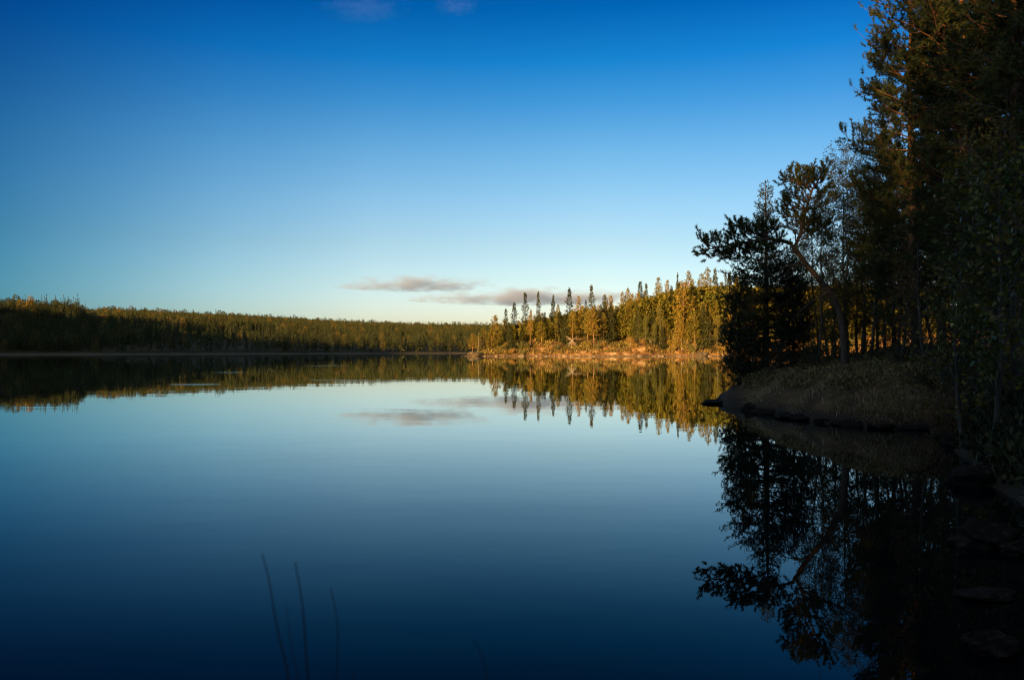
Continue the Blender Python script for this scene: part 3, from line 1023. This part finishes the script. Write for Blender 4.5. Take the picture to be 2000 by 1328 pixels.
B = base(1650, YP, .2)
w, a = Geo(), Acc()
tr = resample(path_px([(1650, 716), (1650, 690), (1647, 650), (1644, 612), (1634, 594), (1616, 562), (1586, 530), (1560, 496), (1549, 479)], YP, B, [0, 0, 0, 0, 0, -.1, -.2, -.3, -.3]), 16)
tr[0, 2] -= .2
tube(w, tr, np.interp(np.linspace(0, 1, 16), [0, .08, .5, 1], [.125, .095, .082, .055]), 9)
left = resample(path_px([(1548, 476), (1525, 468), (1490, 466), (1455, 474), (1420, 480), (1388, 486), (1374, 488)], YP, B, [-.3, -.4, -.5, -.5, -.5, -.5, -.5]), 12)
upl = resample(path_px([(1553, 482), (1562, 466), (1570, 436), (1576, 405), (1584, 382), (1588, 370)], YP, B, [-.3, -.3, -.2, -.1, 0, 0]), 10)
tl = resample(path_px([(1586, 374), (1574, 360), (1558, 348), (1543, 342)], YP, B, [0, 0, .1, .1]), 6)
trr = resample(path_px([(1588, 370), (1597, 358), (1604, 348), (1606, 336)], YP, B, [0, .1, .1, .1]), 6)
br = Geo()
tube(br, left, np.linspace(.05, .012, 12), 7); tube(br, upl, np.linspace(.045, .025, 10), 7)
tube(br, tl, np.linspace(.03, .01, 6), 5); tube(br, trr, np.linspace(.03, .01, 6), 5)


def dress(path, ts, lens, rng, zup=(.0, .7), az=None, **kw):
    for t_, L in zip(ts, lens):
        f = t_ * (len(path) - 1); i0 = min(int(f), len(path) - 2); fr = f - i0
        p = path[i0] * (1 - fr) + path[i0 + 1] * fr
        d0 = nrm(path[i0 + 1] - path[i0])
        q = rng.normal(0, 1, 3); q = nrm(q - (q @ d0) * d0)
        d = nrm(d0 * .7 + q + np.array([0, 0, rng.uniform(*zup)]))
        limb(br, a, rng, p, d, L, .02, **kw)


kw = dict(up=.5, nsub=5, sub=.5, spc=.11, t0=.25, ang=45, flat=.5, wob=.15)
dress(left, rng.uniform(.35, 1, 26), rng.uniform(.25, .55, 26), rng, (-.6, .3), **kw)
dress(left, rng.uniform(.05, .5, 9), rng.uniform(.3, .55, 9), rng, (-.4, .3), **kw)
kw['up'] = .15
dress(left, rng.uniform(.0, .3, 9), rng.uniform(.35, .6, 9), rng, (-.3, .6), **kw)
dress(upl, rng.uniform(.0, .9, 22), rng.uniform(.4, .8, 22), rng, (-.4, .25), **kw)
dress(tl, rng.uniform(.1, 1, 12), rng.uniform(.18, .4, 12), rng, (-.2, .6), **kw)
dress(trr, rng.uniform(.0, 1, 12), rng.uniform(.18, .42, 12), rng, (-.1, .6), **kw)
for (p0, p1, L) in (((1500, 466), (1425, 436), 1.1), ((1516, 467), (1440, 452), 1.1), ((1574, 410), (1530, 402), .7), ((1572, 425), (1528, 420), .65), ((1578, 395), (1536, 380), .7),
                    ((1580, 390), (1640, 372), .8), ((1576, 408), (1638, 400), .8), ((1566, 455), (1630, 440), .9), ((1440, 478), (1400, 512), .6), ((1470, 470), (1452, 505), .5)):
    q0 = at(*p0, YP - .2) - B; q1 = at(*p1, YP - .2 + rng.normal(0, .3)) - B
    limb(br, a, rng, q0, q1 - q0, np.linalg.norm(q1 - q0), .025, up=.25, nsub=9, sub=.38, spc=.12, t0=.25, ang=45, flat=.5)
P, D = a.get(); c = Geo()
needles(c, P, D + [0, 0, .5], .2, 60, .08, .017, rng, ahead=.7)
dead = Geo()
for pts in ([(1585, 524), (1560, 512), (1540, 525), (1524, 548)], [(1570, 505), (1552, 522), (1545, 545)], [(1618, 572), (1590, 585), (1565, 605), (1545, 628)], [(1556, 517), (1530, 520), (1515, 540)]):
    tube(dead, resample(path_px(pts, YP - .2, B), 8), np.linspace(.03, .006, 8), 5)
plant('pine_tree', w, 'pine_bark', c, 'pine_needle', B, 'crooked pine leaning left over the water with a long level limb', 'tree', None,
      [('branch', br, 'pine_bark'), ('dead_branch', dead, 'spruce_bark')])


# --- the big pines of the right edge and the thinner trees between
def near_pine(px, Y, H, seed, label, bf=.22, rad=1.5, r=.14, group='tall pines at the right edge', sp=.085, nn=34, prof=None):
    rng = np.random.default_rng(seed)
    B = base(px, Y, .25)
    prof = prof or ([0, .15, .4, .7, .9, 1], [.8, 1.0, .95, .62, .36, .1])
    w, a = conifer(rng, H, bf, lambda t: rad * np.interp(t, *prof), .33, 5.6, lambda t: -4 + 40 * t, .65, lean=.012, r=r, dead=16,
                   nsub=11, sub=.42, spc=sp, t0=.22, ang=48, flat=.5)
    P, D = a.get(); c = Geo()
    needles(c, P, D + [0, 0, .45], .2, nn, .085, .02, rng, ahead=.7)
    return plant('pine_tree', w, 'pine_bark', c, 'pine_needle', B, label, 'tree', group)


near_pine(1792, 20.5, 13.4, 61, 'tall dense pine whose left edge cuts the sky at the upper right', .1, 1.7, .13)
near_pine(1892, 17.0, 12.5, 62, 'tall pine with an orange tinted trunk at the right edge', .22, 1.6, .15)
near_pine(1995, 14.2, 11.5, 63, 'darkest tall pine on the extreme right margin', .24, 1.5, .14)
near_pine(2150, 11.6, 10.5, 64, 'overhanging pine mostly outside the right margin', .25, 1.9, .14)
near_pine(1945, 21.5, 12.5, 65, 'tall pine filling the gap behind the two nearest pines', .2, 1.7, .14)
near_pine(1838, 25.0, 12.0, 66, 'rear pine between the tall dense pine and the orange trunked pine', .15, 1.7, .13)
near_pine(1748, 25.5, 8.2, 67, 'slim young pine left of the tall dense pine', .25, 1.0, .08, sp=.16)
near_pine(1552, 26.8, 4.0, 69, 'bushy young pine close behind the pointed spruce on its right', .05, .85, .06, None, .12)
near_pine(1448, 26.0, 3.4, 70, 'small bushy pine left of the pointed spruce at the water', .04, .85, .05, None, .12)
near_pine(1716, 28.0, 7.0, 68, 'thin pine standing behind the birches on the point', .3, .95, .07, sp=.16)


def near_birch(px, Y, H, rad, seed, label, leafm='leaf_birch', leaf=.045, barkm='near_birch_bark', bf=.25, r=.05, n=2, dz=.30, sp=.07, name='birch_tree', cat='tree', group=None, droop=.15, pitch=40):
    rng = np.random.default_rng(seed)
    B = base(px, Y, .12)
    w, a = conifer(rng, H, bf, lambda t: rad * np.sqrt(max(.04, 1 - (1.5 * t - .55) ** 2)), dz, 3.0, lambda t: pitch, .2, lean=.04, r=r,
                   nsub=9, sub=.5, spc=sp, t0=.25, ang=45, flat=.9, droop=droop)
    P, D = a.get(); P = np.repeat(P, n, 0); c = Geo()
    cards(c, P + rng.normal(0, .05, P.shape), rng.normal(0, 1, P.shape) + [0, 0, -.3], rng.uniform(.7, 1.25, len(P)) * leaf, rng.uniform(.55, .8, len(P)) * leaf, rng)
    return plant(name, w, barkm, c, leafm, B, label, cat, group)


near_birch(1656, 24.5, 6.7, 1.15, 71, 'slender birch with sparse small leaves right of the crooked pine', bf=.3, n=6)
near_birch(1683, 23.5, 6.9, .95, 72, 'birch with yellowing top against the tall dense pine', 'leaf_birch', bf=.3, n=6)
near_birch(1618, 26.0, 5.6, 1.1, 73, 'low leafy birch behind the bent trunk of the crooked pine', bf=.15, n=6)
near_birch(1700, 22.2, 5.2, 1.0, 74, 'young birch among thin trunks on the crest of the point', bf=.25, n=6)
near_birch(1550, 25.5, 4.2, .9, 75, 'small birch sapling between spruce and crooked pine', bf=.2)
near_birch(1468, 25.2, 2.6, .8, 76, 'low green sapling in front of the pointed spruce', 'leaf_birch', bf=.1)
near_birch(1600, 22.8, 3.2, .8, 77, 'leafy sapling at the foot of the crooked pine', 'leaf_birch', bf=.15)
near_birch(1808, 18.4, 3.9, 1.15, 78, 'rusty orange birch glowing dully below the tall dense pine', 'leaf_rust', bf=.15)
near_birch(1760, 20.0, 2.6, .7, 79, 'small rust leaved sapling on the crest of the bank', 'leaf_rust', bf=.2)
near_birch(1945, 11.2, 4.0, 1.35, 80, 'broad green leafy rowan hanging over the right shore', 'leaf_green', .085, bf=.15, n=2, sp=.09, name='rowan_tree')
near_birch(1880, 12.6, 2.8, .95, 81, 'yellow green leafy bush left of the broad rowan', 'leaf_green', .075, bf=.08, n=2, sp=.09, name='rowan_tree')
near_birch(2040, 9.2, 3.6, 1.2, 82, 'green leafy rowan cut by the right margin', 'leaf_green', .085, bf=.12, n=2, sp=.09, name='rowan_tree')
near_birch(1850, 14.2, .95, .45, 83, 'small red leaved bush on the bank above the boulders', 'leaf_red', .05, bf=.05, r=.02, dz=.12, name='red_bush', cat='bush')
for i, (px, Y, H_, rd, lab) in enumerate(((1575, 27.0, 4.6, 1.0, 'leafy birch seen between the pointed spruce and the crooked trunk'),
                                         (1632, 23.2, 2.2, .8, 'leafy bush directly behind the crooked pine base'),
                                         (1672, 24.6, 3.4, .9, 'dark leafy sapling just right of the crooked pine base'),
                                         (1725, 23.4, 4.2, 1.0, 'leafy birch sapling among the thin trunks of the crest'),
                                         (1752, 22.0, 5.4, 1.2, 'tall leafy birch left of the trunk of the tall dense pine'),
                                         (1822, 21.5, 5.6, 1.3, 'leafy birch right of the trunk of the tall dense pine'),
                                         (1868, 19.0, 5.6, 1.3, 'rusty leafed birch left of the orange tinted trunk'),
                                         (1925, 15.0, 5.2, 1.3, 'leafy birch behind the broad green rowan'),
                                         (1985, 12.6, 5.6, 1.3, 'tall leafy birch above the rowan at the right margin'))):
    near_birch(px, Y, H_, rd, 130 + i, lab, 'leaf_rust' if 'rust' in lab else 'leaf_birch', .06, bf=.06, n=4)
for i, (px, Y, H_, rd, lab) in enumerate(((1640, 23.8, 6.0, 1.15, 'green birch filling the gap right of the crooked pine limb'),
                                         (1602, 27.2, 6.2, 1.1, 'green birch behind the fork of the crooked pine'),
                                         (1690, 25.8, 5.6, 1.15, 'bushy birch behind the thin trunks of the crest'),
                                         (1622, 24.6, 3.0, .9, 'low green birch bush left of the crooked pine base'))):
    near_birch(px, Y, H_, rd, 150 + i, lab, 'leaf_birch', .05, bf=.12, n=5)
# young spruces and juniper on the crest
def bushy(px, Y, H, rad, seed, label, name='juniper_bush', cat='bush', sp=.07):
    rng = np.random.default_rng(seed)
    B = base(px, Y, .1)
    w, a = conifer(rng, H, .02, lambda t: rad * (1 - t) ** .6 + .06, .16, 5, lambda t: 25 + 30 * t, .5, lean=.01, r=.03, nsub=7, sub=.45, spc=sp, t0=.1, ang=45, flat=.8)
    P, D = a.get(); c = Geo()
    needles(c, P, D, .1, 12, .05, .013, rng, ahead=.7)
    return plant(name, w, 'spruce_bark', c, 'bush', B, label, cat)


bushy(1520, 23.6, .9, .8, 91, 'dark juniper below the pointed spruce on the near point')
bushy(1590, 21.8, .6, .75, 92, 'low dark juniper left of the crooked pine trunk')
bushy(1440, 25.6, 1.5, .75, 93, 'dark bush at the outer edge of the near point')
bushy(1700, 21.2, .7, .6, 94, 'dark bush on the crest right of the crooked pine trunk')
bushy(1790, 18.8, 1.4, .7, 95, 'young dark spruce in front of the tall dense pine', 'spruce_tree', 'tree')
bushy(1860, 16.5, 1.7, .8, 96, 'young dark spruce beside the rowans on the bank', 'spruce_tree', 'tree')

# --- grass, heather (stuff)
r = np.random.default_rng(101)


def slope_pts(n, x0, x1, y0, y1, dlo, dhi):
    x = r.uniform(x0, x1, n); y = r.uniform(y0, y1, n)
    d = near_d(x, y)
    k = (d > dlo) & (d < dhi)
    x, y, d = x[k], y[k], d[k]
    e = .08
    gx = (near_d(x + e, y) - near_d(x - e, y)) / (2 * e); gy = (near_d(x, y + e) - near_d(x, y - e)) / (2 * e)
    return np.stack([x, y, near_h(x, y)], 1), -nrm(np.stack([gx, gy, gx * 0], 1)), d


def blades(P, out, L, w, m, name):
    n = len(P)
    lean = out * r.uniform(.2, .9, (n, 1)) + r.normal(0, .45, (n, 3)) * [1, 1, 0]
    d1 = nrm(lean + [0, 0, 1.0]); d2 = nrm(lean * 1.6 + np.array([0, 0, .0]) - [0, 0, .15])
    s = nrm(np.cross(d1, [0, 0, 1.]) + 1e-6 + r.normal(0, .2, (n, 3))) * w
    l = L * r.uniform(.35, 1.3, (n, 1)) * (1 + .9 * vnoise(P[:, 0] + 3, P[:, 1], .45))[:, None]
    m1 = P + d1 * l * .5; tp = m1 + d2 * l * .6
    V = np.stack([P - s, P + s, m1 + s * .7, m1 - s * .7, tp], 1).reshape(-1, 3)
    b = np.arange(n)[:, None] * 5
    gg = Geo(); gg.add(V, b + np.array([[0, 1, 2, 3]]))
    gg.c.append((np.zeros((0, 3), np.float32), b + np.array([[3, 2, 4]]) - len(V), 0))
    return gg.obj(name, M[m])


P, o_, d_ = slope_pts(60000, 5.8, 13, 15.2, 22, .06, 2.4)
k = r.uniform(0, 1, len(P)) < np.clip(.5 + 2.2 * vnoise(P[:, 0], P[:, 1], .7) + .8 * vnoise(P[:, 0], P[:, 1], 2.1), .04, 1)
tag(blades(P[k], o_[k], .26, .006, 'straw', 'grass'), 'dry pale grass drooping over the edge of the near bank', 'grass', kind='stuff')
P, o_, d_ = slope_pts(60000, 5.8, 15, 15.2, 26, .8, 9)
gg = Geo()
cards(gg, P + r.uniform(0, .16, (len(P), 1)) * [0, 0, 1], r.normal(0, .6, P.shape) + [0, 0, .8], r.uniform(.05, .13, len(P)), r.uniform(.025, .05, len(P)), r)
tag(gg.obj('heather', M['heather']), 'brown heather covering the near bank', 'heather', kind='stuff')
P, o_, d_ = slope_pts(120000, 3.2, 10.5, 3, 16, .05, 3)
gg = Geo()
cards(gg, P + r.uniform(0, .2, (len(P), 1)) * [0, 0, 1], r.normal(0, .6, P.shape) + [0, 0, .8], r.uniform(.07, .18, len(P)), r.uniform(.035, .075, len(P)), r)
tag(gg.obj('undergrowth', M['bush']), 'dark low undergrowth along the right shore', 'undergrowth', kind='stuff')

# --- boulders of the near right shore
rng = np.random.default_rng(111)
RS = .68
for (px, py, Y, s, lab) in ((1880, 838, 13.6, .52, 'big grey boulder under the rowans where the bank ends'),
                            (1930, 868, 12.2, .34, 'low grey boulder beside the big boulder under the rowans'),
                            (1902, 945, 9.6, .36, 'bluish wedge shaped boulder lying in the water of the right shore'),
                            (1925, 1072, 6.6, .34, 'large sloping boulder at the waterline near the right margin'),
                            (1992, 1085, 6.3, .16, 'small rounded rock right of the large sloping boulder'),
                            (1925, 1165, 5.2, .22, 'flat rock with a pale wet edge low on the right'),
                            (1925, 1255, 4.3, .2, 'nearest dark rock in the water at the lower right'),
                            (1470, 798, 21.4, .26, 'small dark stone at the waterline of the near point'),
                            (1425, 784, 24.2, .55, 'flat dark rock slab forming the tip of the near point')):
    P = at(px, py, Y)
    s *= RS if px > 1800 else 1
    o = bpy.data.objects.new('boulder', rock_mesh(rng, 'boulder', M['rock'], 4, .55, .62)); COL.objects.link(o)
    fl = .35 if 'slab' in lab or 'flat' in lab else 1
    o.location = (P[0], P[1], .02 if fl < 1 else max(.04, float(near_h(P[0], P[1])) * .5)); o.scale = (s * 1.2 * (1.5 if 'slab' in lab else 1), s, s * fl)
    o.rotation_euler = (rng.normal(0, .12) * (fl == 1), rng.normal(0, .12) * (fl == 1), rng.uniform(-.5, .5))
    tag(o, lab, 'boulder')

ledge = [rock_mesh(rng, 'ledge_stone', M['rock'], 3, .5, .5) for i in range(4)]
for i in range(16):
    q = .5 + i / 15 * 2.9
    pa = POLY[[13, 14, 15, 16, 17]]
    j = min(int(q), 3); c_ = pa[j] * (1 - q + j) + pa[j + 1] * (q - j) + rng.normal(0, .06, 2)
    o = bpy.data.objects.new('ledge_stone', ledge[i % 4]); COL.objects.link(o)
    s = rng.uniform(.12, .3)
    o.location = (c_[0] + .1, c_[1] + .1, .03); o.scale = (s * 1.7, s, s * .8); o.rotation_euler = (0, 0, rng.uniform(0, 6.28))
    tag(o, 'dark wet stone in the low ledge along the near point waterline', 'stone', 'dark ledge stones of the near point')

# --- bare stems growing from the bank below the camera
for (pts, rr, Y, lab) in (([(570, 1328), (555, 1262), (535, 1210), (534, 1150), (526, 1108), (514, 1080)], .0032, 1.7, 'leftmost tall bare stem bent left in the foreground'),
                          ([(605, 1328), (597, 1250), (597, 1200), (590, 1150), (578, 1096)], .0036, 1.65, 'straightest and thickest bare stem of the foreground clump'),
                          ([(657, 1328), (664, 1245), (661, 1190), (647, 1146)], .0026, 1.75, 'thin bare stem with a bent tip right of the thickest stem'),
                          ([(588, 1328), (570, 1260), (560, 1170)], .0016, 1.8, 'faintest thin bare stem between the two tall stems'),
                          ([(697, 1328), (692, 1308)], .0022, 1.7, 'short stem tip just showing at the bottom margin'),
                          ([(954, 1328), (950, 1290), (940, 1262), (928, 1246)], .0022, 1.75, 'lone bent bare stem away from the foreground clump'),
                          ([(1602, 1328), (1596, 1306)], .0022, 1.75, 'tiny stem tip at the bottom under the dark reflections')):
    q = np.array([at(a_, b_, Y) for a_, b_ in pts])
    foot = q[0] + np.array([.02, .0, 0]); foot[2] = float(near_h(foot[0], foot[1])) - .05
    mid = (q[0] + foot) / 2 + np.array([.015, 0, 0])
    path = resample(np.concatenate([[foot], [mid], q]), 24)
    gg = Geo(); tube(gg, path - foot, np.linspace(rr * 1.1, rr * .35, 24), 6)
    o = gg.obj('plant_stem', M['twig'], None, True); o.location = foot
    tag(o, lab, 'stem', 'bare stems in the foreground')

# --- a bird far off
gg = Geo()
gg.add([(-.28, 0, .05), (-.1, .07, .02), (-.05, -.08, 0), (.05, -.08, 0), (.1, .07, .02), (.28, 0, .05), (0, .14, 0), (0, -.2, 0), (0, 0, .05), (0, 0, -.05)],
       [[0, 1, 2], [3, 4, 5], [1, 8, 2], [3, 8, 4], [8, 6, 4], [6, 8, 1], [7, 8, 3], [8, 7, 2], [9, 7, 3], [7, 9, 2], [6, 9, 4], [9, 6, 1]])
o = gg.obj('bird', M['bird']); o.location = at(1645, 249, 75); o.rotation_euler = (.3, .2, .6)
tag(o, 'tiny dark bird high in the sky left of the tall pines', 'bird')


# ------------------------------------------------------------ clouds
def cloud(name, px0, px1, py0, py1, Y, dens, seed, label, thr=.45, sc=None, depth=.5, col=(.53, .65, .98)):
    rng = np.random.default_rng(seed)
    a_, b_ = at(px0, py1, Y), at(px1, py0, Y)
    ctr = (a_ + b_) / 2
    rx, rz = (b_[0] - a_[0]) / 2, (b_[2] - a_[2]) / 2
    ry = rx * depth
    bm = bmesh.new()
    bmesh.ops.create_icosphere(bm, subdivisions=4, radius=1)
    for v in bm.verts:
        q = v.co
        f = 1 + .12 * math.sin(q.x * 7 + seed) * (q.z > 0) + .06 * math.sin(q.x * 15 + q.y * 5 + seed)
        v.co = (q.x * rx, q.y * ry, q.z * rz * f * (1 if q.z > 0 else .75))
    me = bpy.data.meshes.new(name); bm.to_mesh(me); bm.free()
    m = bpy.data.materials.new(name); m.use_nodes = True
    t = m.node_tree
    t.nodes.remove(t.nodes['Principled BSDF'])
    pv = t.nodes.new('ShaderNodeVolumePrincipled')
    pv.inputs['Color'].default_value = (*col, 1)
    pv.inputs['Anisotropy'].default_value = 0.0
    c_ = t.nodes.new('ShaderNodeTexCoord')
    mp = t.nodes.new('ShaderNodeMapping'); mp.inputs['Scale'].default_value = (1 / rx, 1 / ry, 1 / rz)
    t.links.new(c_.outputs['Object'], mp.inputs[0])
    ln = t.nodes.new('ShaderNodeVectorMath'); ln.operation = 'LENGTH'; t.links.new(mp.outputs[0], ln.inputs[0])
    nz = t.nodes.new('ShaderNodeTexNoise'); nz.inputs['Detail'].default_value = 12; nz.inputs['Roughness'].default_value = .68
    sc = sc or 5.5 / rx
    nz.inputs['Scale'].default_value = sc
    mp2 = t.nodes.new('ShaderNodeMapping'); mp2.inputs['Scale'].default_value = (.75, .75, 2.3); mp2.inputs['Location'].default_value = (seed * 913., 0, 0)
    t.links.new(c_.outputs['Object'], mp2.inputs[0]); t.links.new(mp2.outputs[0], nz.inputs['Vector'])
    # density = noise minus a term that grows towards the rim
    rim = t.nodes.new('ShaderNodeMath'); rim.operation = 'MULTIPLY_ADD'; rim.inputs[1].default_value = -.30; rim.inputs[2].default_value = .33 - thr + .1
    t.links.new(ln.outputs['Value'], rim.inputs[0])
    ad = t.nodes.new('ShaderNodeMath'); ad.operation = 'ADD'
    t.links.new(nz.outputs[0], ad.inputs[0]); t.links.new(rim.outputs[0], ad.inputs[1])
    mr = t.nodes.new('ShaderNodeMapRange'); mr.inputs['From Min'].default_value = .25; mr.inputs['From Max'].default_value = .46
    mr.inputs['To Max'].default_value = dens
    t.links.new(ad.outputs[0], mr.inputs[0])
    t.links.new(mr.outputs[0], pv.inputs['Density'])
    t.links.new(pv.outputs[0], t.nodes['Material Output'].inputs['Volume'])
    me.materials.append(m)
    o = bpy.data.objects.new(name, me); COL.objects.link(o); o.location = ctr
    return tag(o, label, 'cloud')


cloud('cloud', 640, 985, 537, 575, 5200, .0072, 1, 'flat mauve cloud with pinkish top above the far ridge')
cloud('cloud', 775, 1310, 562, 601, 6500, .0058, 2, 'long low grey cloud bank behind the peninsula spruces')
cloud('cloud', 610, 810, -30, 50, 4200, .00032, 3, 'faint lilac wisp of cloud at the top of the sky')
cloud('cloud', 835, 945, -18, 34, 4200, .0006, 4, 'small pinkish puff of cloud at the top of the sky')
